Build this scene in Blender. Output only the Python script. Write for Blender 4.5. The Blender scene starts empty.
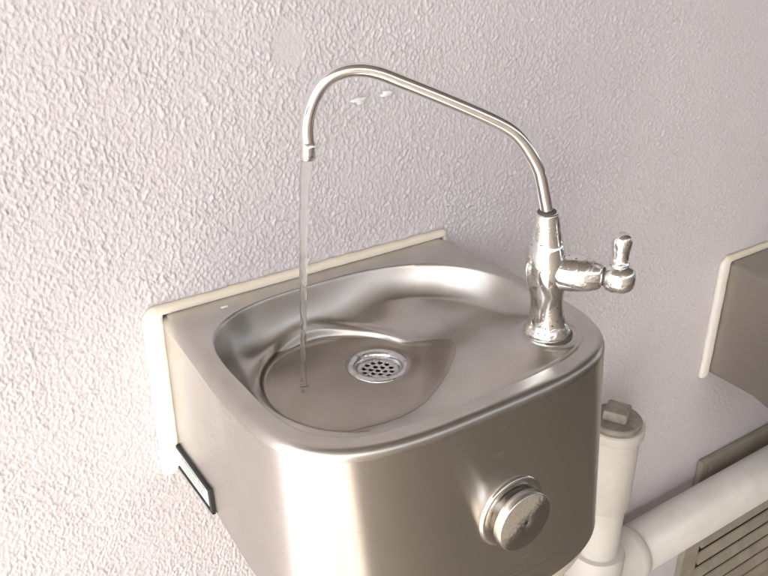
import bpy, math, random
import numpy as np
from mathutils import Vector, Matrix

random.seed(4)
rng = np.random.default_rng(7)
sc = bpy.context.scene
COL = sc.collection
PI = math.pi

# ------------------------------------------------------------------ helpers
def mesh_obj(name, verts, faces, mat=None, parent=None, smooth=True):
    me = bpy.data.meshes.new(name)
    verts = np.asarray(verts, dtype=np.float64)
    me.from_pydata([tuple(v) for v in verts], [], [tuple(int(i) for i in f) for f in faces])
    me.validate()
    me.update()
    if smooth:
        me.polygons.foreach_set('use_smooth', [True] * len(me.polygons))
    if mat:
        me.materials.append(mat)
    o = bpy.data.objects.new(name, me)
    COL.objects.link(o)
    if parent:
        o.parent = parent
    return o

def big_grid(name, X, Y, Z, mat, parent=None):
    """regular grid (n rows x m columns) written straight into a mesh"""
    n, m = X.shape
    me = bpy.data.meshes.new(name)
    co = np.stack([X, Y, Z], -1).reshape(-1, 3).astype(np.float32)
    me.vertices.add(n * m)
    me.vertices.foreach_set('co', co.ravel())
    i = np.arange(n * m).reshape(n, m)
    q = np.stack([i[:-1, :-1], i[:-1, 1:], i[1:, 1:], i[1:, :-1]], -1).reshape(-1, 4)
    me.loops.add(q.size)
    me.loops.foreach_set('vertex_index', q.ravel().astype(np.int32))
    me.polygons.add(len(q))
    me.polygons.foreach_set('loop_start', np.arange(0, q.size, 4, dtype=np.int32))
    me.polygons.foreach_set('loop_total', np.full(len(q), 4, dtype=np.int32))
    me.update(calc_edges=True)
    me.validate()
    me.polygons.foreach_set('use_smooth', [True] * len(me.polygons))
    me.materials.append(mat)
    o = bpy.data.objects.new(name, me)
    COL.objects.link(o)
    if parent:
        o.parent = parent
    return o

def empty(name, loc):
    o = bpy.data.objects.new(name, None)
    o.empty_display_size = 0.05
    o.location = loc
    COL.objects.link(o)
    return o

def tag(o, label=None, cat=None, group=None, kind=None):
    if label: o['label'] = label
    if cat: o['category'] = cat
    if group: o['group'] = group
    if kind: o['kind'] = kind

class MB:
    def __init__(s): s.v = []; s.f = []
    def add(s, v, f):
        k = len(s.v)
        s.v += [tuple(p) for p in v]
        s.f += [tuple(i + k for i in q) for q in f]
    def rings(s, rings, close_v=False, cap0=True, cap1=True):
        n = len(rings[0]); v = [p for r in rings for p in r]; f = []
        m = len(rings)
        for a in range(m - 1 + (1 if close_v else 0)):
            b = (a + 1) % m
            for i in range(n):
                j = (i + 1) % n
                f.append((a*n+i, a*n+j, b*n+j, b*n+i))
        if not close_v:
            if cap0: f.append(tuple(range(n))[::-1])
            if cap1: f.append(tuple((m-1)*n + i for i in range(n)))
        s.add(v, f)
    def lathe(s, prof, M=Matrix(), n=48, cap0=True, cap1=True, wob=0):
        rr = []
        for z, r in prof:
            rr.append([M @ Vector((r*math.cos(2*PI*i/n), r*math.sin(2*PI*i/n), z)) for i in range(n)])
        s.rings(rr, cap0=cap0, cap1=cap1)
    def tube(s, pts, rad, n=24, cap=True):
        pts = [Vector(p) for p in pts]; rr = []
        if not hasattr(rad, '__len__'): rad = [rad]*len(pts)
        up = None
        for i, p in enumerate(pts):
            t = (pts[min(i+1, len(pts)-1)] - pts[max(i-1, 0)]).normalized()
            if up is None:
                up = t.orthogonal().normalized()
            up = (up - t*up.dot(t)).normalized()
            w = t.cross(up)
            rr.append([p + (up*math.cos(2*PI*k/n) + w*math.sin(2*PI*k/n))*rad[i] for k in range(n)])
        s.rings(rr, cap0=cap, cap1=cap)
    def box(s, x0, x1, y0, y1, z0, z1, b=0.0):
        """box with chamfered edges (b)"""
        if b <= 0:
            v = [(x, y, z) for z in (z0, z1) for y in (y0, y1) for x in (x0, x1)]
            f = [(0,2,3,1),(4,5,7,6),(0,1,5,4),(2,6,7,3),(0,4,6,2),(1,3,7,5)]
            s.add(v, f); return
        def ring(z, i):
            a0, a1, c0, c1 = x0+i, x1-i, y0+i, y1-i
            c = b - i if i < b else 0
            c = max(b*0.6, 1e-5)
            return [Vector(p) for p in [(a0+c,c0,z),(a1-c,c0,z),(a1,c0+c,z),(a1,c1-c,z),(a1-c,c1,z),(a0+c,c1,z),(a0,c1-c,z),(a0,c0+c,z)]]
        s.rings([ring(z0, b*.8), ring(z0+b*.25, b*.25), ring(z0+b, 0), ring(z1-b, 0), ring(z1-b*.25, b*.25), ring(z1, b*.8)])
    def build(s, name, mat, parent=None, smooth=True, angle=None):
        o = mesh_obj(name, s.v, s.f, mat, parent, smooth)
        if angle:
            o.data.set_sharp_from_angle(angle=math.radians(angle))
        return o

def sstep(a, b, x):
    t = np.clip((x - a) / (b - a), 0, 1)
    return t*t*(3 - 2*t)

def catmull(pts, n=8, closed=False):
    P = np.asarray(pts, float); m = len(P); out = []
    rngk = range(m) if closed else range(m-1)
    for i in rngk:
        g = (lambda k: P[k % m]) if closed else (lambda k: P[min(max(k, 0), m-1)])
        p0, p1, p2, p3 = g(i-1), g(i), g(i+1), g(i+2)
        for t in np.arange(n)/n:
            out.append(.5*((2*p1) + (p2-p0)*t + (2*p0-5*p1+4*p2-p3)*t*t + (3*p1-p0-3*p2+p3)*t**3))
    if not closed: out.append(P[-1])
    return np.array(out)

# numpy gradient noise
_perm = rng.permutation(512)
_perm = np.r_[_perm, _perm, _perm]
_ang = rng.random(512) * 2 * PI
def pnoise(x, y, seed=0):
    xi = np.floor(x).astype(int); yi = np.floor(y).astype(int)
    xf = x - xi; yf = y - yi
    u = xf**3*(xf*(xf*6-15)+10); v = yf**3*(yf*(yf*6-15)+10)
    def g(i, j, dx, dy):
        h = _perm[(_perm[(i + seed*37) & 511] + j) & 511]
        a = _ang[h & 511]
        return np.cos(a)*dx + np.sin(a)*dy
    a = g(xi, yi, xf, yf); b = g(xi+1, yi, xf-1, yf)
    c = g(xi, yi+1, xf, yf-1); d = g(xi+1, yi+1, xf-1, yf-1)
    return (a + (b-a)*u) + ((c + (d-c)*u) - (a + (b-a)*u))*v

# ------------------------------------------------------------------ materials
class NT:
    def __init__(s, name):
        s.m = bpy.data.materials.new(name); s.m.use_nodes = True
        s.t = s.m.node_tree; s.t.nodes.clear()
        s.out = s.n('ShaderNodeOutputMaterial')
    def n(s, typ, **kw):
        nd = s.t.nodes.new(typ)
        for k, v in kw.items():
            if k.startswith('i_'):
                key = k[2:].replace('_', ' ')
                nd.inputs[key].default_value = v
            else:
                setattr(nd, k, v)
        return nd
    def l(s, a, b): s.t.links.new(a, b)
    def coords(s, scale=(1, 1, 1), rot=(0, 0, 0), kind='Object'):
        tc = s.n('ShaderNodeTexCoord'); mp = s.n('ShaderNodeMapping')
        mp.inputs['Scale'].default_value = scale
        mp.inputs['Rotation'].default_value = rot
        s.l(tc.outputs[kind], mp.inputs['Vector']); return mp.outputs['Vector']
    def noise(s, vec, scale, detail=4, rough=.55, dist=0):
        nd = s.n('ShaderNodeTexNoise'); nd.inputs['Scale'].default_value = scale
        nd.inputs['Detail'].default_value = detail; nd.inputs['Roughness'].default_value = rough
        nd.inputs['Distortion'].default_value = dist
        s.l(vec, nd.inputs['Vector']); return nd.outputs['Fac']
    def ramp(s, fac, stops, interp='LINEAR'):
        nd = s.n('ShaderNodeValToRGB'); cr = nd.color_ramp; cr.interpolation = interp
        while len(cr.elements) < len(stops): cr.elements.new(.5)
        for e, (p, c) in zip(cr.elements, stops):
            e.position = p
            e.color = (c, c, c, 1) if not hasattr(c, '__len__') else (*c, 1)
        s.l(fac, nd.inputs['Fac']); return nd.outputs['Color']
    def mix(s, fac, a, b, blend='MIX'):
        nd = s.n('ShaderNodeMix', data_type='RGBA', blend_type=blend)
        for sock, v in ((nd.inputs[0], fac), (nd.inputs[6], a), (nd.inputs[7], b)):
            if isinstance(v, (int, float)): sock.default_value = v
            elif isinstance(v, tuple): sock.default_value = (*v, 1)
            else: s.l(v, sock)
        return nd.outputs[2]
    def math(s, op, a, b=0.0):
        nd = s.n('ShaderNodeMath', operation=op)
        for i, v in enumerate((a, b)):
            if isinstance(v, (int, float)): nd.inputs[i].default_value = v
            else: s.l(v, nd.inputs[i])
        return nd.outputs[0]
    def bump(s, h, strength, dist, prev=None):
        nd = s.n('ShaderNodeBump'); nd.inputs['Strength'].default_value = strength
        nd.inputs['Distance'].default_value = dist
        s.l(h, nd.inputs['Height'])
        if prev is not None: s.l(prev, nd.inputs['Normal'])
        return nd.outputs['Normal']
    def pbr(s, **kw):
        p = s.n('ShaderNodeBsdfPrincipled')
        names = dict(color='Base Color', rough='Roughness', metal='Metallic', normal='Normal', ani='Anisotropic',
                     anirot='Anisotropic Rotation', tangent='Tangent', coat='Coat Weight', spec='Specular IOR Level',
                     sss='Subsurface Weight')
        for k, v in kw.items():
            sock = p.inputs[names[k]]
            if isinstance(v, tuple): sock.default_value = (*v, 1)
            elif isinstance(v, (int, float)): sock.default_value = v
            else: s.l(v, sock)
        s.l(p.outputs['BSDF'], s.out.inputs['Surface'])
        return p

def mat_wall():
    t = NT('textured_wall_paint')
    v = t.coords()
    big = t.noise(v, 3.0, 5, .6)
    mid = t.noise(v, 30, 4)
    c = t.ramp(big, [(.3, (.715, .68, .71)), (.7, (.75, .72, .748))])
    c = t.mix(t.ramp(mid, [(.35, 0), (.8, .22)]), c, (.78, .74, .72))
    # faint grime in vertical runs
    v2 = t.coords((14, 14, 2.2))
    run = t.ramp(t.noise(v2, 1.0, 5, .6), [(.56, 0), (.8, .07)])
    c = t.mix(run, c, (.56, .50, .45))
    fine = t.noise(v, 520, 3, .6)
    nrm = t.bump(fine, .22, .0006)
    nrm = t.bump(t.noise(v, 260, 4, .65), .55, .0016, nrm)
    t.pbr(color=c, rough=.62, normal=nrm, spec=.35)
    return t.m

def mat_steel(name, base, rough, ani, grain, stain=.0, rot=.25, scr=1.0):
    t = NT(name)
    v = t.coords()
    g = t.coords(grain)
    streak = t.noise(g, 1.0, 6, .7)
    smudge = t.noise(v, 16, 3, .5)
    dk = tuple(b*.86 for b in base)
    c = t.mix(t.ramp(smudge, [(.25, 0), (.85, .6)]), base, dk)
    c = t.mix(t.ramp(streak, [(.3, 0), (.75, .22)]), c, tuple(b*.8 for b in base))
    if stain > 0:
        st = t.noise(v, 34, 3, .5, .2)
        c = t.mix(t.ramp(st, [(.42, 0), (.80, stain)]), c, (.42, .37, .31))
        sp = t.n('ShaderNodeTexVoronoi'); sp.inputs['Scale'].default_value = 75
        t.l(v, sp.inputs['Vector'])
        spk = t.ramp(sp.outputs['Distance'], [(.03, 1), (.075, 0)])
        gate = t.ramp(t.noise(v, 30, 2), [(.52, 0), (.60, 1)])
        spkf = t.math('MULTIPLY', spk, gate)
        c = t.mix(t.math('MULTIPLY', spkf, .5), c, (.20, .16, .12))
    r1 = t.math('MULTIPLY_ADD', t.ramp(smudge, [(.2, 0), (.9, 1)]), .05)
    nd = r1.node; nd.inputs[2].default_value = rough - .03
    r2 = t.math('MULTIPLY_ADD', streak, .07); r2.node.inputs[2].default_value = -.03
    r = t.math('ADD', r1, r2)
    nrm = t.bump(streak, .05*scr + .004, .0003)
    nrm = t.bump(t.noise(v, 7, 1), .12, .0012, nrm)
    tg = t.n('ShaderNodeTangent', direction_type='RADIAL', axis='Z')
    t.pbr(color=c, rough=r, metal=1.0, normal=nrm, ani=ani, anirot=rot, tangent=tg.outputs[0])
    return t.m

def mat_chrome(name='chrome_plate', base=(.86, .86, .85), rough=.07, pits=True, green=False):
    t = NT(name)
    v = t.coords()
    c = base
    sm = t.noise(v, 60, 4, .6)
    r = t.ramp(sm, [(.35, rough), (.75, rough + .13)])
    n1 = t.bump(t.noise(v, 60, 2), .035, .0006)
    if pits:
        vo = t.n('ShaderNodeTexVoronoi'); vo.inputs['Scale'].default_value = 210
        t.l(v, vo.inputs['Vector'])
        sp = t.ramp(vo.outputs['Distance'], [(.10, 1), (.24, 0)])
        gate = t.ramp(t.noise(v, 75, 3, .6), [(.50, 0), (.60, 1)])
        f = t.math('MULTIPLY', sp, gate)
        c = t.mix(f, base, (.10, .08, .06))
        scale = t.ramp(t.noise(v, 120, 5, .7, 1.0), [(.55, 0), (.68, .7)])
        c = t.mix(scale, c, (.50, .45, .38))
        r = t.mix(t.math('MAXIMUM', f, scale), r, (.5, .5, .5))
        n1 = t.bump(f, -.5, .0006, n1)
        n1 = t.bump(scale, .4, .0004, n1)
    if green:
        gg = t.ramp(t.noise(v, 55, 5, .7, .5), [(.52, 0), (.60, .85)])
        tc = t.n('ShaderNodeTexCoord'); sep = t.n('ShaderNodeSeparateXYZ')
        t.l(tc.outputs['Normal'], sep.inputs[0])
        under = t.ramp(t.math('MULTIPLY', sep.outputs['Z'], -1.0), [(.15, 0), (.6, 1)])
        f2 = t.math('MULTIPLY', gg, under)
        c = t.mix(f2, c, (.20, .34, .25))
        p = t.pbr(color=c, rough=r, metal=t.math('SUBTRACT', 1.0, t.math('MULTIPLY', f2, .8)), normal=n1)
    else:
        t.pbr(color=c, rough=r, metal=1.0, normal=n1)
    return t.m

def mat_plain(name, col, rough=.5, var=.12, scale=40, bump=.1, metal=0, col2=None, lo=.4, hi=.75):
    t = NT(name); v = t.coords()
    nz = t.noise(v, scale, 5, .65)
    c2 = col2 or tuple(x*(1-var) for x in col)
    c = t.mix(t.ramp(nz, [(lo, 0), (hi, 1)]), col, c2)
    t.pbr(color=c, rough=t.ramp(nz, [(.3, rough), (.8, min(1, rough+.15))]), metal=metal,
          normal=t.bump(t.noise(v, scale*6, 3), bump, .0006))
    return t.m

def mat_sealant():
    t = NT('painted_sealant'); v = t.coords()
    nz = t.noise(v, 26, 5, .65)
    sep = t.n('ShaderNodeSeparateXYZ'); tc = t.n('ShaderNodeTexCoord'); t.l(tc.outputs['Object'], sep.inputs[0])
    top = t.ramp(sep.outputs['Z'], [(.0, 0), (.004, 1)])
    c = t.mix(t.ramp(nz, [(.35, 0), (.7, 1)]), (.94, .93, .90), (.88, .84, .76))
    c = t.mix(t.math('MULTIPLY', top, .75), c, (.90, .80, .60))
    t.pbr(color=c, rough=.5, normal=t.bump(t.noise(v, 160, 4), .5, .001))
    return t.m

def mat_water(name, tint=(1, 1, 1), film=True):
    t = NT(name); v = t.coords()
    nrm = t.bump(t.noise(v, 60 if film else 90, 2), .35, .0012)
    if film:
        tr = t.n('ShaderNodeBsdfTransparent')
        g0 = t.n('ShaderNodeNewGeometry'); sp = t.n('ShaderNodeSeparateXYZ'); t.l(g0.outputs['Normal'], sp.inputs[0])
        steep = t.ramp(t.math('ABSOLUTE', sp.outputs['Z']), [(.70, 1), (.97, 0)])     # darker tint painted in for light bent away at the meniscus
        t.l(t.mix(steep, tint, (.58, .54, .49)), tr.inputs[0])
        gl = t.n('ShaderNodeBsdfGlossy'); gl.inputs['Roughness'].default_value = .03
        t.l(nrm, gl.inputs['Normal'])
        fr = t.n('ShaderNodeFresnel'); fr.inputs[0].default_value = 1.33; t.l(nrm, fr.inputs['Normal'])
        geo = t.n('ShaderNodeNewGeometry')
        fac = t.math('MULTIPLY', fr.outputs[0], t.math('SUBTRACT', 1.0, geo.outputs['Backfacing']))
        mx = t.n('ShaderNodeMixShader'); t.l(fac, mx.inputs[0])
        t.l(tr.outputs[0], mx.inputs[1]); t.l(gl.outputs[0], mx.inputs[2])
        t.l(mx.outputs[0], t.out.inputs['Surface'])
    else:
        p = t.pbr(color=(.98, .97, .95), rough=.02, normal=nrm)
        p.inputs['Transmission Weight'].default_value = 1.0
        p.inputs['IOR'].default_value = 1.33
        tr = t.n('ShaderNodeBsdfTransparent')
        mx = t.n('ShaderNodeMixShader'); mx.inputs[0].default_value = .7
        t.l(tr.outputs[0], mx.inputs[1]); t.l(p.outputs[0], mx.inputs[2])
        t.l(mx.outputs[0], t.out.inputs['Surface'])
    return t.m

M_wall = mat_wall()
M_apron = mat_steel('brushed_stainless', (.72, .69, .645), .26, .93, (4, 4, 520), scr=.9)
M_basin = mat_steel('worn_stainless', (.62, .595, .56), .31, .35, (420, 420, 420), stain=.36, scr=.06)
M_shaded = mat_steel('shaded_stainless', (.44, .415, .375), .42, .5, (3, 3, 420), stain=.3)
M_chrome = mat_chrome()
M_chromeg = mat_chrome('chrome_verdigris', green=True)
M_tube = mat_chrome('chrome_tube', pits=False, rough=.06, base=(.90, .90, .90))
M_button = mat_chrome('dull_chrome', (.70, .68, .65), .16, pits=False)
M_drain = mat_chrome('chrome_drain', (.72, .72, .72), .14, pits=True)
M_dark = mat_plain('hollow_shade', (.02, .018, .016), .6, .2, 50)  # near-black colour stands for the shade inside hollows
M_gasket = mat_plain('grey_gasket', (.10, .09, .08), .6, .3, 80)
M_seal = mat_sealant()
M_label = mat_plain('label_plate', (.74, .82, .85), .35, .2, 70)
M_black = mat_plain('black_plastic', (.015, .02, .02), .4, .3, 70)
M_pvc = mat_plain('painted_pipe', (.66, .635, .59), .38, .14, 14, .12)
M_plug = mat_plain('weathered_plug', (.34, .315, .28), .6, .45, 60, .5)
M_vent = mat_plain('tan_vent_paint', (.42, .37, .29), .5, .28, 22, .2)
M_cream = mat_plain('cream_lining', (.74, .68, .56), .5, .15, 30)
M_fleck = mat_plain('white_fleck', (.96, .96, .96), .5, .03, 60)
M_knobface = None
M_water = mat_water('water_film', (.91, .89, .855))
M_stream = mat_water('running_water', film=False)

def mat_knobface():
    t = NT('speckled_button_face'); v = t.coords()
    n = t.noise(v, 420, 5, .75, .2)
    patch = t.noise(v, 34, 4, .6)
    sep = t.n('ShaderNodeSeparateXYZ'); tc = t.n('ShaderNodeTexCoord'); t.l(tc.outputs['Object'], sep.inputs[0])
    # tan speckle covers the upper left half of the face
    d = t.math('SUBTRACT', t.math('MULTIPLY', sep.outputs['Z'], .8), t.math('MULTIPLY', sep.outputs['X'], .6))
    d = t.math('ADD', t.math('MULTIPLY', d, 28), t.math('MULTIPLY', t.math('SUBTRACT', n, .5), 1.1))
    m = t.ramp(d, [(-0.0, 0), (.22, .8)])
    edge = t.ramp(patch, [(.3, .75), (.7, 1)])
    m = t.math('MULTIPLY', m, edge)
    c = t.mix(m, (.34, .325, .30), t.mix(t.ramp(n, [(.35, 0), (.6, 1)]), (.46, .40, .31), (.70, .63, .52)))
    met = t.math('SUBTRACT', 1.0, t.math('MULTIPLY', m, .75))
    t.pbr(color=c, rough=t.mix(m, (.36,)*3, (.55,)*3), metal=met, normal=t.bump(n, t_strength, .0006))
    return t.m
t_strength = .35
M_knobface = mat_knobface()

# ------------------------------------------------------------------ camera (solved from the picture's vanishing lines)
F_PX = 876.147
pit, yaw, roll = .4698, .5966, .0052
CP = Vector((-.3846, -.6935, .3811))
Fv = Vector((math.sin(yaw)*math.cos(pit), math.cos(yaw)*math.cos(pit), -math.sin(pit)))
Rv = Fv.cross(Vector((0, 0, 1))).normalized(); Uv = Rv.cross(Fv)
Rv, Uv = Rv*math.cos(roll) + Uv*math.sin(roll), Uv*math.cos(roll) - Rv*math.sin(roll)
cam = bpy.data.cameras.new('camera'); co = bpy.data.objects.new('camera', cam); COL.objects.link(co)
mw = Matrix((Rv, Uv, -Fv)).transposed().to_4x4(); mw.translation = CP
co.matrix_world = mw
cam.sensor_width = 36; cam.lens = 36*F_PX/768
cam.clip_start = .01; cam.clip_end = 200
sc.camera = co

# ------------------------------------------------------------------ wall
def wall_height(X, Z):
    wx = X + .0014*pnoise(X/.008, Z/.008, 3); wz = Z + .0016*pnoise(X/.009+9, Z/.009, 4)
    a = pnoise((wx+.16*wz)/.0022, wz/.0030, 1)
    b = pnoise((wx-.08*wz)/.0032, wz/.0043, 2)
    c = pnoise(wx/.0031, wz/.0040, 5)
    e = pnoise((wx+.1*wz)/.0058, wz/.0074, 9)
    h = .80*sstep(.02, .40, a) + .55*sstep(.02, .42, b) + .50*sstep(.12, .45, e) + .05*c
    amp = 1 + .6*pnoise(X/.05, Z/.06, 6) + .35*pnoise(X/.017, Z/.02, 10)
    # flatter, more thickly painted plaster towards the right, behind and under the fountains
    flat = 1 - .42*sstep(.28, .75, X - .25*Z*0 + .18*pnoise(X/.2, Z/.2, 8))
    # smooth filler dab
    dd = np.sqrt(((X+.0167)/.016)**2 + ((Z-.2214)/.018)**2)
    flat = flat*(.12 + .88*sstep(.75, 1.25, dd))
    low = .0016*pnoise(X/.16, Z/.2, 7)
    return .00138*h*amp*flat + low
xs = [-3.0, -2, -1.2, -.7]
x = -.50
while x < 1.25:
    xs.append(x); x += .00098 + .0015*max(0, min(1, (x-.2)/.7))
xs += [1.3, 1.6, 2.2, 3.0, 5.0, 9.6]
zs = [-1.10, -1.06]
z = -1.02
while z < .34:
    zs.append(z); z += .00115 + .0013*max(0, min(1, (-z-.25)/.5))
zs += [.36, .5, .8, 1.3, 2.2]
X, Z = np.meshgrid(np.array(xs), np.array(zs))
H = wall_height(X, Z)
wall = big_grid('wall', X, -H + .0012, Z, M_wall)
tag(wall, 'pinkish white wall with rough knobbly painted plaster behind the fountains', 'wall')
def fleck(cx, cz, w, h, seed):
    r = random.Random(seed); n = 14; mb = MB()
    out = []
    for k in range(n):
        a = 2*PI*k/n; q = r.uniform(.45, 1.0)
        out.append((cx + w*q*math.cos(a), cz + h*q*math.sin(a)))
    yb = .0012
    f0 = [(p[0], -.0036, p[1]) for p in out]; f1 = [(cx+(p[0]-cx)*.7, -.0044, cz+(p[1]-cz)*.7) for p in out]
    fb = [(p[0], -.0004, p[1]) for p in out]
    mb.rings([[Vector(q) for q in fb], [Vector(q) for q in f0], [Vector(q) for q in f1]])
    return mb
fleck(.0555, .164, .011, .0048, 1).build('paint_fleck', M_fleck, wall)
fleck(.087, .166, .009, .0035, 5).build('paint_fleck', M_fleck, wall)

# ------------------------------------------------------------------ drinking fountain
W0, DEP, SSTR, NEXP, FLARE, RR = .16, .2868, .1498, 3.457, -.010, .009
def outline(n_side=40, n_c=130):
    """side/front outline from right back corner round the front to left back corner"""
    ws = W0 - FLARE
    t = np.linspace(0, PI/2, n_c)
    t = PI/2*(t/(PI/2))
    xe = ws*np.maximum(np.cos(t), 1e-9)**(2/NEXP); ye = -SSTR - (DEP-SSTR)*np.maximum(np.sin(t), 1e-9)**(2/NEXP)
    xsd = np.linspace(W0, ws, n_side); ysd = np.linspace(0, -SSTR, n_side)
    x = np.r_[xsd, xe]; y = np.r_[ysd, ye]
    # resample evenly
    P = np.stack([np.r_[x, -x[::-1]], np.r_[y, y[::-1]]], 1)
    s = np.r_[0, np.cumsum(np.linalg.norm(np.diff(P, axis=0), axis=1))]
    k = np.linspace(0, s[-1], 380)
    return np.stack([np.interp(k, s, P[:, 0]), np.interp(k, s, P[:, 1])], 1)
OUT = outline()
T = np.gradient(OUT, axis=0); T /= np.linalg.norm(T, axis=1)[:, None]
NRM = np.stack([-T[:, 1], T[:, 0]], 1)   # left of travel
if NRM[0, 0] < 0: NRM = -NRM
NRM[0] = (1, 0); NRM[-1] = (-1, 0)
INS = OUT - NRM*RR
DC = np.array([0.0, -.118]); DR = .0245
FO = np.array([.1085, -.2219])

def bowl_z(x, y):
    cx, cy = 0.0, -.1472
    u = x - cx; v = y - cy
    hw = np.where(u < 0, .1505, .1515); hh = .1208
    rt = sstep(-.05, .06, u); bk = sstep(-.05, .05, v)
    n = (4.0*(1-rt) + 4.0*rt)*(1-bk) + (3.4*(1-rt) + 2.4*rt)*bk
    g = (np.abs(u/hw)**n + np.abs(v/hh)**n)**(1/n) + 1e-6
    L = np.sqrt(u*u + v*v)/g
    d = np.maximum((1-g)*L, 0)
    wr = sstep(-.01, .13, x)
    fr = sstep(-.17, -.235, y)
    wd = (.036 + .10*wr)*(1-fr) + (.045 + .02*wr)*fr
    s = np.clip(d/wd, 0, 1)
    p = 2.3 + .6*wr
    f = 1 - (1-s)**p
    sc1 = np.clip(d/.0225, 0, 1); f2 = 1-(1-sc1)**1.75
    wn = wr*(1-sstep(-.17, -.25, y))
    f = f*(1-wn) + f2*wn
    f = f*(d*d/(d*d + .0022**2))
    rise = .0155*sstep(.070, .185, np.hypot(x+.035, y+.131))*sstep(-.03, .07, x)   # floor climbs gently towards the tap
    z = -(.0435-rise)*f
    q = np.hypot(x-DC[0], y-DC[1])
    z = z - .0035*(1 - sstep(.02, .085, q))*sstep(.01, .04, d)
    # slight hand-beaten unevenness of the pressing
    z = z + .00022*pnoise(x/.045, y/.045, 14)*sstep(.01, .04, d)
    # faucet platform
    r = np.hypot(x-FO[0], y-FO[1])
    zp = -.0008 - np.maximum(r-.0285, 0)*.50 - .0012*sstep(.024, .030, r)
    k = .006 + .008*sstep(.03, .06, r)
    h = np.clip(.5 + .5*(zp - z)/k, 0, 1)
    zz = z*(1-h) + zp*h + k*h*(1-h)
    zz = np.minimum(zz, 0.0)
    z = np.where(d > 0, zz, 0)
    # pressed sump with a bead round its left and rear
    sx, sy = x+.035, y+.131
    qs = np.hypot(sx, sy)*(1+.0*sx)
    dot = -.6*sx + .8*sy
    m = sstep(-.045, -.018, dot)
    z = z - .0042*(1-sstep(.079, .0835, qs))*m*sstep(.008, .02, d)
    z = z - .0042*(1-sstep(.060, .0900, qs))*(1-m)*sstep(.008, .02, d)
    z = z + .0015*np.exp(-((qs-.0865)/.0038)**2)*m*sstep(.004, .012, d)*(1-sstep(.018, .052, x))
    return z

def build_basin(parent):
    # radial rays from the drain hole to the inset outline, plus the back edge
    nb = 130
    back = np.stack([np.linspace(-(W0-RR), W0-RR, nb+2)[1:-1], np.zeros(nb)], 1)
    ring = np.r_[INS, back]
    n = len(ring); rows = 200
    a = ring - DC; L = np.linalg.norm(a, axis=1)[:, None]; a = a/L
    ts = np.linspace(0, 1, rows)
    V = []
    for t in ts:
        r = DR + (L-DR)*t
        P = DC + a*r
        z = bowl_z(P[:, 0], P[:, 1])
        V.append(np.c_[P, z])
    # lip turned down into the drain hole
    P = DC + a*DR
    V0 = np.c_[P*1.0, bowl_z(P[:, 0], P[:, 1])-.006]
    V = [V0] + V
    V = np.array(V); rows += 1
    idx = np.arange(rows*n).reshape(rows, n)
    F = []
    for i in range(rows-1):
        for j in range(n):
            k = (j+1) % n
            F.append((idx[i, j], idx[i+1, j], idx[i+1, k], idx[i, k]))
    verts = list(V.reshape(-1, 3))
    # rolled outer edge (side points only)
    m = len(INS); base = idx[-1, :m]; prev = list(base)
    for st in range(1, 9):
        th = PI/2*st/8
        cur = []
        for j in range(m):
            p = INS[j] + NRM[j]*RR*math.sin(th)
            verts.append((p[0], min(p[1], 0), -RR + RR*math.cos(th))); cur.append(len(verts)-1)
        for j in range(m-1):
            F.append((prev[j], cur[j], cur[j+1], prev[j+1]))
        prev = cur
    F = [tuple(f[::-1]) for f in F]
    o = mesh_obj('basin', verts, F, M_basin, parent)
    return o

def zbot(y):
    return np.interp(-y, [0, .085, .15, .29], [-.1715, -.1725, -.188, -.2235])
def skew(P, z):
    # the hung body leans a touch to the right the further it stands off the wall
    P = P.copy(); P[:, 0] += .40*(-P[:, 1])*(np.maximum(-z - RR, 0)); return P
def build_apron(parent):
    verts = []; F = []; m = len(OUT); rows = []
    zb = zbot(OUT[:, 1])
    for t in np.linspace(0, 1, 26):
        z = -RR*1.0 + (zb + .006 + RR)*t
        rows.append(np.c_[skew(OUT, z), z])
    for st in range(1, 7):
        th = PI/2*st/6
        P = OUT - NRM*.006*(1-math.cos(th)); P[:, 1] = np.minimum(P[:, 1], 0)
        rows.append(np.c_[skew(P, zb), zb + .006 - .006*math.sin(th)])
    P = OUT - NRM*.014; P[:, 1] = np.minimum(P[:, 1], 0)
    rows.append(np.c_[skew(P, zb), zb])
    R = np.array(rows); n = len(rows)
    idx = np.arange(n*m).reshape(n, m)
    for i in range(n-1):
        for j in range(m-1):
            F.append((idx[i, j], idx[i, j+1], idx[i+1, j+1], idx[i+1, j]))
    o = mesh_obj('apron', R.reshape(-1, 3), F, M_apron, parent)
    # lining underneath: a shallow moulded pan
    mb = MB()
    def ringat(off, dz):
        off = off + .010*sstep(.06, -.02, OUT[:, 0])[:, None]
        P = skew(OUT - NRM*off, zb); P[:, 1] = np.minimum(P[:, 1], -.001)
        return [Vector((a, b, c + dz)) for a, b, c in zip(P[:, 0], P[:, 1], zb)]
    mb.rings([ringat(.006, .004), ringat(.006, -.014), ringat(.008, -.020), ringat(.016, -.025), ringat(.05, -.030)], cap0=False, cap1=True)
    mb.build('lining', M_cream, parent)
    return o

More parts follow.
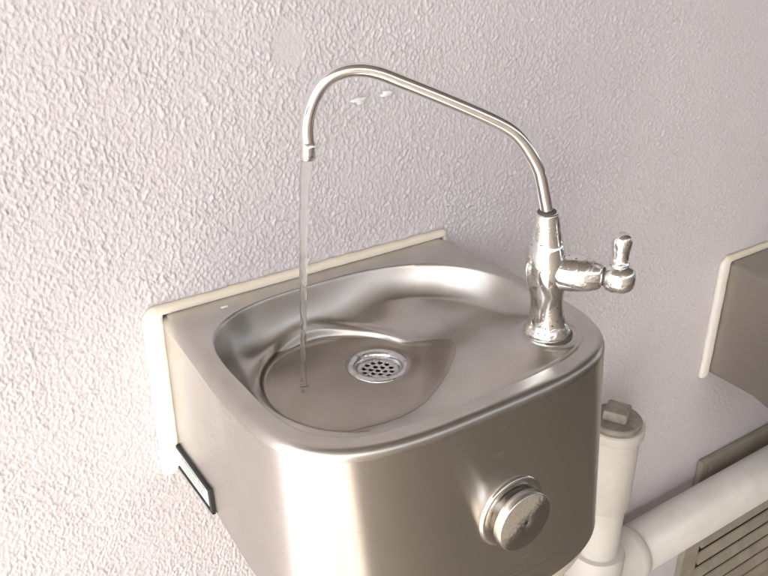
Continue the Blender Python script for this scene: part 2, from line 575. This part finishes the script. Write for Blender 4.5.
def build_sealant(parent, zb=-.172):
    mb = MB(); r = random.Random(3)
    # left strip, top strip and a thin right strip as one bead, uneven like hand-run paint-over
    def strip(p0, p1, w, th, n):
        p0 = Vector(p0); p1 = Vector(p1); d = (p1-p0).normalized(); s = Vector((d.z, 0, -d.x)) if abs(d.z) > .5 else Vector((0, 0, 1))
        rr = []
        for i in range(n+1):
            c = p0 + (p1-p0)*(i/n)
            a = w*(1 + .10*pnoise(np.array([i*.35]), np.array([w*900.]), 2)[0] + r.uniform(-.02, .02))
            b = th*(1 + .12*pnoise(np.array([i*.3+5]), np.array([w*700.]), 3)[0])
            sec = [(-.5, 0), (-.5, .55), (-.42, .86), (-.28, 1), (.28, 1), (.42, .86), (.5, .55), (.5, 0)]
            rr.append([c + s*a*u + Vector((0, -1, 0))*b*v for u, v in sec])
        mb.rings(rr)
    outer = []; inner = []
    for k in range(50):
        z = zb-.003 + (-.006-zb+.003)*k/49; outer.append((-.178, z)); inner.append((-.1592, z))
    for k in range(1, 12):
        a = PI - PI/2*k/12; outer.append((-.1642+.0138*math.cos(a), -.006+.0138*math.sin(a))); inner.append((-.1592, -.006 + .0055*k/12))
    for k in range(100):
        x = -.1642 + (.163+.1642)*k/99; outer.append((x, .0078)); inner.append((max(x, -.1592), -.0004))
    rr = []
    for q, (o_, n_) in enumerate(zip(outer, inner)):
        wv = .0011*pnoise(np.array([q*.21]), np.array([3.3]), 2)[0] + r.uniform(-.00012, .00012)
        hv = .0082*(1 + .13*pnoise(np.array([q*.17+5]), np.array([1.7]), 3)[0])
        dx, dz = n_[0]-o_[0], n_[1]-o_[1]; L = math.hypot(dx, dz); ux, uz = dx/L, dz/L
        o2 = (o_[0]-ux*wv, o_[1]-uz*wv)
        rr.append([Vector((o2[0]+(n_[0]-o2[0])*u, -hv*v, o2[1]+(n_[1]-o2[1])*u)) for u, v in
                   [(0, 0), (0, .5), (.08, .82), (.25, 1), (.7, 1), (.9, .9), (1, .6), (1, 0)]])
    mb.rings(rr)
    strip((.1635, .0, -.17), (.1635, .0, .002), .006, .005, 40)
    return mb.build('sealant', M_seal, parent)

def build_drain(parent):
    aa = np.linspace(0, 2*PI, 24); z0 = float(bowl_z(DC[0]+.028*np.cos(aa), DC[1]+.028*np.sin(aa)).mean())
    M = Matrix.Translation((DC[0], DC[1], z0))
    mb = MB()
    prof = [(-.012, .0190), (-.003, .0196), (.0002, .0212), (.0012, .0228), (.0017, .025), (.0016, .0275), (.0010, .0295), (.0000, .0302), (-.0015, .0303)]
    mb.lathe(prof, M, 72, cap0=False, cap1=False)
    ring = mb.build('drain_ring', M_drain, parent)
    # perforated strainer: flat plate with 13 holes, each bored by a cell of its own
    hol = [(0, 0)] + [(.0066*math.cos(PI/3*k+.3), .0066*math.sin(PI/3*k+.3)) for k in range(6)] + \
          [(.0129*math.cos(PI/6*k+.3), .0129*math.sin(PI/6*k+.3)) for k in range(12)]
    zp = z0 - .0045
    R = .0194; nn = 150
    gx = np.linspace(-R, R, nn)
    GX, GY = np.meshgrid(gx, gx)
    rad = np.hypot(GX, GY)
    near = np.min([np.hypot(GX-a, GY-b) for a, b in hol], axis=0)
    hr = .0022
    verts = []; F = []
    # snap grid to hole rims for clean round holes
    PX = GX.copy(); PY = GY.copy()
    cell = gx[1]-gx[0]
    for a, b in hol:
        d = np.hypot(GX-a, GY-b); msk = np.abs(d-hr) < cell*.75
        PX = np.where(msk, a+(GX-a)/np.maximum(d, 1e-9)*hr, PX); PY = np.where(msk, b+(GY-b)/np.maximum(d, 1e-9)*hr, PY)
    keep = (near >= hr-cell*.76) & (rad <= R)
    top = np.full(GX.shape, -1)
    dish = -.0012*(1-(rad/R)**2)
    for i in range(nn):
        for j in range(nn):
            if keep[i, j]:
                top[i, j] = len(verts)
                rnd = .0005*math.exp(-((near[i, j]-hr)/.0007)**2)
                verts.append((DC[0]+PX[i, j], DC[1]+PY[i, j], zp+dish[i, j]-rnd))
    nt = len(verts)
    for i in range(nn-1):
        for j in range(nn-1):
            q = [top[i, j], top[i, j+1], top[i+1, j+1], top[i+1, j]]
            if min(q) >= 0: F.append(tuple(q))
    g = mesh_obj('drain_strainer', verts, F, M_drain, parent)
    sol = g.modifiers.new('thick', 'SOLIDIFY'); sol.thickness = .0012; sol.offset = -1
    cup = MB(); cup.lathe([(-.030, .001), (-.030, .0185), (-.012, .0188), (-.0045, .0192)], M, 48, cap0=True, cap1=False)
    cup.build('drain_cup', M_dark, parent)

ARMD = Vector((-.8797, .4755, 0))       # horizontal direction the spout reaches in
def fpt(s, z):
    return Vector((FO[0], FO[1], 0)) + ARMD*s + Vector((0, 0, z))

def build_faucet(parent):
    ax = (fpt(.0102, .1133) - fpt(-.0003, -.003)).normalized()
    q = Vector((0, 0, 1)).rotation_difference(ax).to_matrix().to_4x4()
    M = Matrix.Translation(fpt(0, -.002)) @ q
    mb = MB()
    prof = [(0, .0190), (.0012, .0203), (.004, .0206), (.007, .0200), (.010, .0178), (.015, .0158), (.022, .0145), (.030, .0140), (.038, .0142),
            (.044, .0152), (.050, .0166), (.057, .0176), (.064, .0178), (.071, .0172), (.078, .0158), (.084, .0145), (.0865, .0139),
            (.0872, .0132), (.094, .0124), (.104, .0111), (.112, .0103), (.1145, .0100), (.1155, .0092), (.1155, .0060)]
    mb.lathe(prof, M, 64)
    body = mb.build('faucet_body', M_chrome, parent)
    g = MB(); g.lathe([(-.002, .0215), (.0008, .0222), (.0018, .0215), (.0018, .017)], M, 48)
    g.build('gasket', M_gasket, body)
    # dark packing nut in the mouth of the body
    g = MB(); g.lathe([(.1150, .0078), (.1166, .0078), (.1170, .0070), (.1170, .0050)], M, 40)
    g.build('packing_ring', M_gasket, body)
    # valve barrel reaching right and forward
    a = math.radians(-50); e = Vector((math.cos(a), math.sin(a), 0))
    C0 = fpt(.0056, .0610)
    qe = Vector((0, 0, 1)).rotation_difference(e).to_matrix().to_4x4()
    Mv = Matrix.Translation(C0) @ qe
    mb = MB()
    mb.lathe([(.000, .0150), (.012, .0160), (.020, .0160), (.028, .0155), (.036, .0142), (.0425, .0122), (.0455, .0102), (.046, .0085)], Mv, 48)
    mb.build('valve_barrel', M_chromeg, body)
    mb = MB(); mb.lathe([(.045, .0078), (.0490, .0078)], Mv, 32); mb.build('valve_stem', M_gasket, body)
    mb = MB()
    mb.lathe([(.0472, .0075), (.0477, .0092), (.0495, .0110), (.0535, .0125), (.059, .0130), (.065, .0124), (.0692, .0102), (.0715, .0072), (.0724, .003)], Mv, 48)
    hd = mb.build('handle', M_chrome, parent)
    # lever rising from the handle
    b = C0 + e*.0585
    lv = (Vector((0, 0, 1)) + Vector((.02, .05, 0))).normalized()
    ql = Vector((0, 0, 1)).rotation_difference(lv).to_matrix().to_4x4()
    Ml = Matrix.Translation(b) @ ql
    mb = MB()
    mb.lathe([(.006, .0070), (.0112, .0072), (.0118, .0080), (.0136, .0080), (.0142, .0068), (.020, .0068), (.025, .0074), (.030, .0082),
              (.0335, .0083), (.0365, .0074), (.0387, .0054), (.0398, .0026), (.0400, .0004)], Ml, 36)
    mb.build('lever', M_chrome, hd)
    # spout tube
    key = [(.0102, .1130), (.0174, .1400), (.0205, .1495), (.0262, .1600), (.0375, .1758), (.0500, .1860), (.0704, .1962), (.1018, .2100), (.1325, .2227),
           (.1490, .2293), (.1639, .2318), (.1787, .2295), (.1907, .2209), (.1985, .2075), (.2030, .1907), (.2028, .1758), (.2030, .1655)]
    pts = catmull(key, 8)
    for _ in range(6):
        pts[1:-1] = (pts[:-2] + 2*pts[1:-1] + pts[2:])/4
    P = [fpt(s, z) for s, z in pts]
    mb = MB(); mb.tube(P, .0053, 28)
    sp = mb.build('spout', M_tube, parent)
    tdir = (P[-1]-P[-4]).normalized()
    p0 = P[-1] - tdir*.012
    mb = MB(); Mn = Matrix.Translation(p0) @ Vector((0, 0, 1)).rotation_difference(tdir).to_matrix().to_4x4()
    mb.lathe([(0, .0053), (.0003, .0059), (.0135, .0059), (.0140, .0055), (.0140, .0042), (.004, .0038)], Mn, 32, cap0=False)
    mb.build('nozzle', M_chrome, sp)
    return P[-1] + tdir*.002

def build_button(parent):
    # local origin at the middle of the face so the tan speckle can be laid out round it
    c = Vector((BX, -.2865, BZ))
    axis = Vector((0, -1, 0))
    q = Vector((0, 0, 1)).rotation_difference(axis).to_matrix().to_4x4()
    M = Matrix.Translation(c) @ q
    mb = MB()
    mb.lathe([(-.002, .0335), (.0012, .0335), (.0030, .0322), (.0036, .0300), (.0036, .0262), (.0030, .0250)], M, 64)
    esc = mb.build('button_flange', M_button, parent)
    mb = MB()
    mb.lathe([(.002, .0240), (.0085, .0240), (.0090, .0262), (.0108, .0274), (.0170, .0276), (.0180, .0272), (.0185, .0264)], M, 64, cap1=False)
    b = mb.build('push_button', M_button, parent)
    fm = MB(); n = 64
    rr = []
    for r_, z_ in ((.0264, .0185), (.0220, .0190), (.012, .0193), (.0022, .0194), (.0019, .0188), (.0018, .0165)):
        rr.append([Vector((r_*math.cos(2*PI*i/n), -z_, r_*math.sin(2*PI*i/n))) for i in range(n)])
    fm.rings(rr, cap0=False)
    f = fm.build('button_face', M_knobface, b); f.location = c
    hb = MB(); hb.lathe([(.0184, .0019), (.0194, .0019), (.0196, .0012)], M, 20); hb.build('keyhole_shade', M_dark, b)  # solid near-black disc painted as the shade in the hole

BX, BZ = .0195, -.1105
def build_nameplate(parent):
    # on the left flank, which flares outward a little
    def P(y, z, o):
        x = -(W0 - FLARE/SSTR*(-y)) - o + .40*(-y)*max(-z-RR, 0)
        return Vector((x, y, z))
    y0, y1, z0, z1 = -.0035, -.0880, -.1722, -.1425
    def frame(y0, y1, z0, z1, o): return [P(y0, z0, o), P(y1, z0, o), P(y1, z1, o), P(y0, z1, o)]
    i = .0036
    mb = MB()
    rings = [frame(y0, y1, z0, z1, -.0005), frame(y0, y1, z0, z1, .0026), frame(y0-.001, y1+.001, z0+.001, z1-.001, .0034),
             frame(y0-i, y1+i, z0+i, z1-i, .0034), frame(y0-i, y1+i, z0+i, z1-i, .0016)]
    mb.rings(rings, cap0=True, cap1=False)
    fr = mb.build('nameplate_frame', M_black, parent, smooth=False)
    mb = MB(); mb.rings([frame(y0-i, y1+i, z0+i, z1-i, .0006), frame(y0-i-.0001, y1+i+.0001, z0+i+.0001, z1-i-.0001, .0020)])
    pl = mb.build('nameplate', M_label, fr, smooth=False)
    mb = MB(); r = random.Random(2)
    for row, (za, h) in enumerate(((-.1535, .0026), (-.1590, .0018), (-.1632, .0014))):
        y = -.018 - row*.004
        while y > -.074 + row*.004:
            w = r.uniform(.0016, .0048)
            mb.rings([[P(y, za, .00195), P(y-w, za, .00195), P(y-w, za+h, .00195), P(y, za+h, .00195)],
                      [P(y, za, .00225), P(y-w, za, .00225), P(y-w, za+h, .00225), P(y, za+h, .00225)]])
            y -= w + r.uniform(.0007, .002)
    mb.build('lettering', M_vent, fr, smooth=False)

ft = empty('drinking_fountain', (0, 0, 0))
build_basin(ft); build_apron(ft); build_sealant(ft); build_drain(ft)
NOZ = build_faucet(ft); build_button(ft); build_nameplate(ft)
# white paint splash on the flange
sm = fleck(0, 0, .006, .0022, 9)
sv = [(v[0], v[2]*1.0, -.0+(.0026 if False else 0) - v[1]*.18) for v in sm.v]
sp_ = mesh_obj('paint_splash', [( -.1065+v[0]*.9+v[1]*.3, -.0235+v[1], v[2]-.0001) for v in sv], sm.f, M_fleck, ft)
tag(ft, 'near stainless steel drinking fountain with water running from its gooseneck tap', 'drinking fountain', 'drinking fountains fixed to the wall')

def copy_tree(o, parent=None, skip=()):
    c = o.copy(); COL.objects.link(c)
    if parent is not None: c.parent = parent
    for ch in list(o.children):
        if ch.name.split('.')[0] in skip: continue
        copy_tree(ch, c, skip)
    return c
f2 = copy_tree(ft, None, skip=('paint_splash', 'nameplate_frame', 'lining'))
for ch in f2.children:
    if ch.name.split('.')[0] in ('basin', 'apron'):      # darker, duller steel: reflected shade painted into its colour
        ch.data = ch.data.copy(); ch.data.materials[0] = M_shaded
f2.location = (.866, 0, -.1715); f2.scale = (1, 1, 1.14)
tag(f2, 'second steel fountain cut off by the right edge of the photo, lower on the wall', 'drinking fountain', 'drinking fountains fixed to the wall')

# ------------------------------------------------------------------ water
def build_water():
    land = Vector((-.0763, -.1142, float(bowl_z(np.array([-.0763]), np.array([-.1142]))[0])))
    n = 90; pts = []; rad = []
    for i in range(n+1):
        t = i/n
        z = NOZ.z + (land.z + .001 - NOZ.z)*t
        u = math.sqrt(t)
        p = Vector((NOZ.x + (land.x-NOZ.x)*u, NOZ.y + (land.y-NOZ.y)*u, z))
        pts.append(p)
        r = .0046 - .0022*t**.5 + .00035*math.sin(t*31) * (1-t) + .0002*math.sin(t*90+1)
        if t > .97: r += .0016*((t-.97)/.03)**2
        rad.append(r)
    mb = MB(); mb.tube(pts, rad, 20)
    o = mb.build('water_stream', M_stream)
    tag(o, 'thin clear stream of water falling from the spout into the basin', 'water')
    # film of water lying in the sump
    outl = [(-.1125, -.10), (-.099, -.073), (-.07, -.0565), (-.035, -.053), (0, -.0615), (.03, -.083), (.042, -.105), (.056, -.122), (.064, -.140), (.059, -.156), (.047, -.172), (.023, -.189),
            (-.006, -.1995), (-.044, -.203), (-.078, -.195), (-.10, -.175), (-.1125, -.148), (-.1155, -.12)]
    C = catmull(outl, 14, True); m = len(C)
    C = C + .0010*np.stack([pnoise(C[:, 0]/.012, C[:, 1]/.012, 11), pnoise(C[:, 0]/.012, C[:, 1]/.012, 12)], 1)
    rows = 46; V = []
    a = C - DC; L = np.linalg.norm(a, axis=1)[:, None]; a = a/L
    r0 = .0300
    tt = 1-(1-np.linspace(0, 1, rows))**1.35
    for t in tt:
        P = DC + a*(r0 + (L-r0)*t)
        dist_edge = (L[:, 0]-r0)*(1-t)
        th = .00015 + .0021*np.sqrt(np.clip(dist_edge/.005, 0, 1))*sstep(-.05, .25, t)
        z = bowl_z(P[:, 0], P[:, 1]) + th
        # ripples spreading from where the stream lands
        q = np.hypot(P[:, 0]-land.x, P[:, 1]-land.y)
        z = z + .00032*np.cos(q/.0042*2*PI*.5)*np.exp(-q/.02)*sstep(0, .01, dist_edge)
        V.append(np.c_[P, z])
    V = np.array(V); idx = np.arange(rows*m).reshape(rows, m); F = []
    for i in range(rows-1):
        for j in range(m):
            k = (j+1) % m
            F.append((idx[i, j], idx[i, k], idx[i+1, k], idx[i+1, j]))
    o = mesh_obj('water_puddle', V.reshape(-1, 3), F, M_water)
    tag(o, 'shallow sheet of clear water lying round the drain in the basin', 'water')
build_water()

# ------------------------------------------------------------------ waste pipe
def build_pipe():
    root = empty('waste_pipe', (PXX, PYY, -1.1))
    def loc(o): o.location = (-PXX, -PYY, 1.1)
    def vert(prof, name, mat, par=None, n=56):
        mb = MB(); mb.lathe(prof, Matrix.Translation((PXX, PYY, 0)), n)
        o = mb.build(name, mat, root); loc(o)
        o.data.set_sharp_from_angle(angle=math.radians(40)); return o
    R = PR
    vert([(-.455, R*.93), (-.452, R*1.0), (ZT-.020, R*1.0), (ZT-.018, R*1.10), (ZT-.016, R*1.13), (ZT-.004, R*1.13), (ZT-.002, R*1.08), (ZT-.002, R*.9)], 'access_socket', M_pvc)
    vert([(-1.1, R*.86), (-.4545, R*.86), (-.4545, R*.8)], 'upright_pipe', M_pvc)
    vert([(-.76, .036), (-.755, .0415), (-.5475, .0415), (-.541, .039), (-.541, R*.86)], 'junction', M_pvc)
    vert([(ZT-.003, R*.98), (ZT+.004, R*.98), (ZT+.006, R*.93), (ZT+.006, R*.1)], 'plug', M_plug)
    # square lug on the plug, a child of the plug would be a sub-part
    mb = MB(); mb.box(-.016, .016, -.016, .016, 0, .016, .003)
    Rm = Matrix.Translation((PXX, PYY, ZT+.006)) @ Matrix.Rotation(.5, 4, 'Z')
    mb.v = [tuple(Rm @ Vector(v)) for v in mb.v]
    o = mb.build('plug_lug', M_plug, root, smooth=False); loc(o)
    # horizontal branch running right along the wall
    q = Matrix.Rotation(PI/2, 4, 'Y')
    Mh = Matrix.Translation((PXX, PYY, HZ)) @ q
    mb = MB(); mb.lathe([(.02, HR), (3.0, HR)], Mh, 48); o = mb.build('branch_pipe', M_pvc, root); loc(o)
    mb = MB(); mb.lathe([(.005, HR*1.03), (R+.026, HR*1.03), (R+.030, HR*1.10), (R+.044, HR*1.12), (R+.048, HR*1.07), (R+.048, HR*.98)], Mh, 48)
    o = mb.build('branch_collar', M_pvc, root); loc(o); o.data.set_sharp_from_angle(angle=math.radians(40))
    tag(root, 'white painted waste pipe with capped upright and branch along the wall', 'pipe')
PXX, PYY, PR, ZT = .425, -.062, .0355, -.315
HZ, HR = -.593, .0385
build_pipe()

# ------------------------------------------------------------------ vent
def build_vent():
    x0, x1, z0, z1 = .737, 1.32, -1.02, -.558
    root = empty('louvre_vent', (x0, 0, z0))
    def loc(o): o.location = (-x0, 0, -z0)
    mb = MB(); t = .011
    lx, lz1 = x0+.045, z1-.145
    mb.box(x0, x1, -t, .0, lz1, z1, .002)
    mb.box(x0, lx, -t, .0, z0, lz1-.0005, .002)
    mb.box(x1-.045, x1, -t, .0, z0, lz1-.0005, .002)
    mb.box(lx+.0005, x1-.0455, -t, .0, z0, z0+.04, .002)
    o = mb.build('vent_frame', M_vent, root, smooth=False); loc(o)
    mb = MB(); p = .040; z = lz1-.010
    while z > z0+.045:
        rr = []
        for xx in (lx+.001, x1-.046):
            rr.append([Vector((xx, -.004, z)), Vector((xx, -.0065, z-.001)), Vector((xx, -.0155, z-.013)), Vector((xx, -.0150, z-.0165)), Vector((xx, -.0125, z-.0165)), Vector((xx, -.003, z-.006))])
        mb.rings(rr); z -= p
    o = mb.build('louvres', M_vent, root, smooth=False); loc(o)
    mb = MB(); mb.box(lx-.002, x1-.044, -.0025, -.0015, z0+.03, lz1+.002); o = mb.build('duct_shade_sheet', M_dark, root, smooth=False); loc(o)
    o.name = 'vent_shade_sheet'  # near-black sheet painted as the shade behind the louvres
    for sx, sz in ((x0+.024, z1-.022), (x0+.024, z0+.024), (x1-.02, z1-.022)):
        mb = MB(); Ms = Matrix.Translation((sx, -t, sz)) @ Matrix.Rotation(PI/2, 4, 'X')
        mb.lathe([(0, .0062), (.0015, .0060), (.0026, .0042), (.0030, .0010)], Ms, 20)
        o = mb.build('screw', M_plug, root); loc(o)
    tag(root, 'tan metal louvred vent on the wall behind the horizontal pipe', 'vent')
build_vent()

# ------------------------------------------------------------------ ground
tg = NT('warm_paving'); v = tg.coords()
c = tg.mix(tg.ramp(tg.noise(v, 2.5, 6), [(.3, 0), (.7, 1)]), (.41, .365, .305), (.33, .295, .245))
tg.pbr(color=c, rough=.85, normal=tg.bump(tg.noise(v, 60, 4), .3, .003))
gx = np.linspace(-16, 16, 65); gy = np.linspace(-26, .0, 53)
GX, GY = np.meshgrid(gx, gy)
g = big_grid('ground', GX, GY, -1.1 + .006*pnoise(GX/1.3, GY/1.3, 9), tg.m)
tag(g, kind='structure')

# ------------------------------------------------------------------ unseen slab added overhead to shade the wall
rm = MB(); rm.box(-1.95, 9.5, -2.6, -.004, 1.62, 1.76, .01)
light_blocker = rm.build('shade_slab', mat_plain('dark_blocker', (.22, .20, .18), .8, .2, 6), smooth=False)
tag(light_blocker, 'unseen flat slab added overhead to shade the wall and its fountains', 'light_blocker')

cm = MB(); cm.box(-1.14, 9.0, -2.30, -2.12, -1.09, .95, .01)  # unseen wall added to block light and shape the steel's reflections
cw = cm.build('blocker_wall', mat_plain('tan_blocker', (.56, .51, .44), .8, .2, 5, .4), smooth=False)
tag(cw, 'unseen tan wall added opposite the fountains to block light and shape reflections', 'wall')

# ------------------------------------------------------------------ light
SUN_AZ, SUN_EL = math.radians(235), math.radians(50)
d = Vector((math.cos(SUN_AZ)*math.cos(SUN_EL), math.sin(SUN_AZ)*math.cos(SUN_EL), math.sin(SUN_EL)))  # towards the sun
sl = bpy.data.lights.new('sun', 'SUN'); so = bpy.data.objects.new('sun', sl); COL.objects.link(so)
so.rotation_euler = d.to_track_quat('Z', 'Y').to_euler()
sl.energy = 5.0; sl.angle = math.radians(.5); sl.color = (1.0, .985, .97)
w = bpy.data.worlds.new('World'); sc.world = w; w.use_nodes = True
nt = w.node_tree; nt.nodes.clear()
sky = nt.nodes.new('ShaderNodeTexSky'); sky.sky_type = 'NISHITA'; sky.sun_disc = False
sky.sun_elevation = SUN_EL; sky.sun_rotation = math.atan2(d.x, d.y)
sky.dust_density = 4; sky.air_density = 1.0
hs = nt.nodes.new('ShaderNodeHueSaturation'); hs.inputs['Saturation'].default_value = .55
bg = nt.nodes.new('ShaderNodeBackground'); bg.inputs['Strength'].default_value = .15
ow = nt.nodes.new('ShaderNodeOutputWorld')
nt.links.new(sky.outputs[0], hs.inputs['Color']); nt.links.new(hs.outputs[0], bg.inputs[0]); nt.links.new(bg.outputs[0], ow.inputs[0])

sc.view_settings.view_transform = 'Standard'; sc.view_settings.look = 'None'
sc.view_settings.exposure = 1.78; sc.view_settings.gamma = 1
sc.cycles.max_bounces = 10; sc.cycles.transparent_max_bounces = 12
sc.cycles.caustics_reflective = True; sc.cycles.caustics_refractive = False
sc.cycles.sample_clamp_indirect = 4
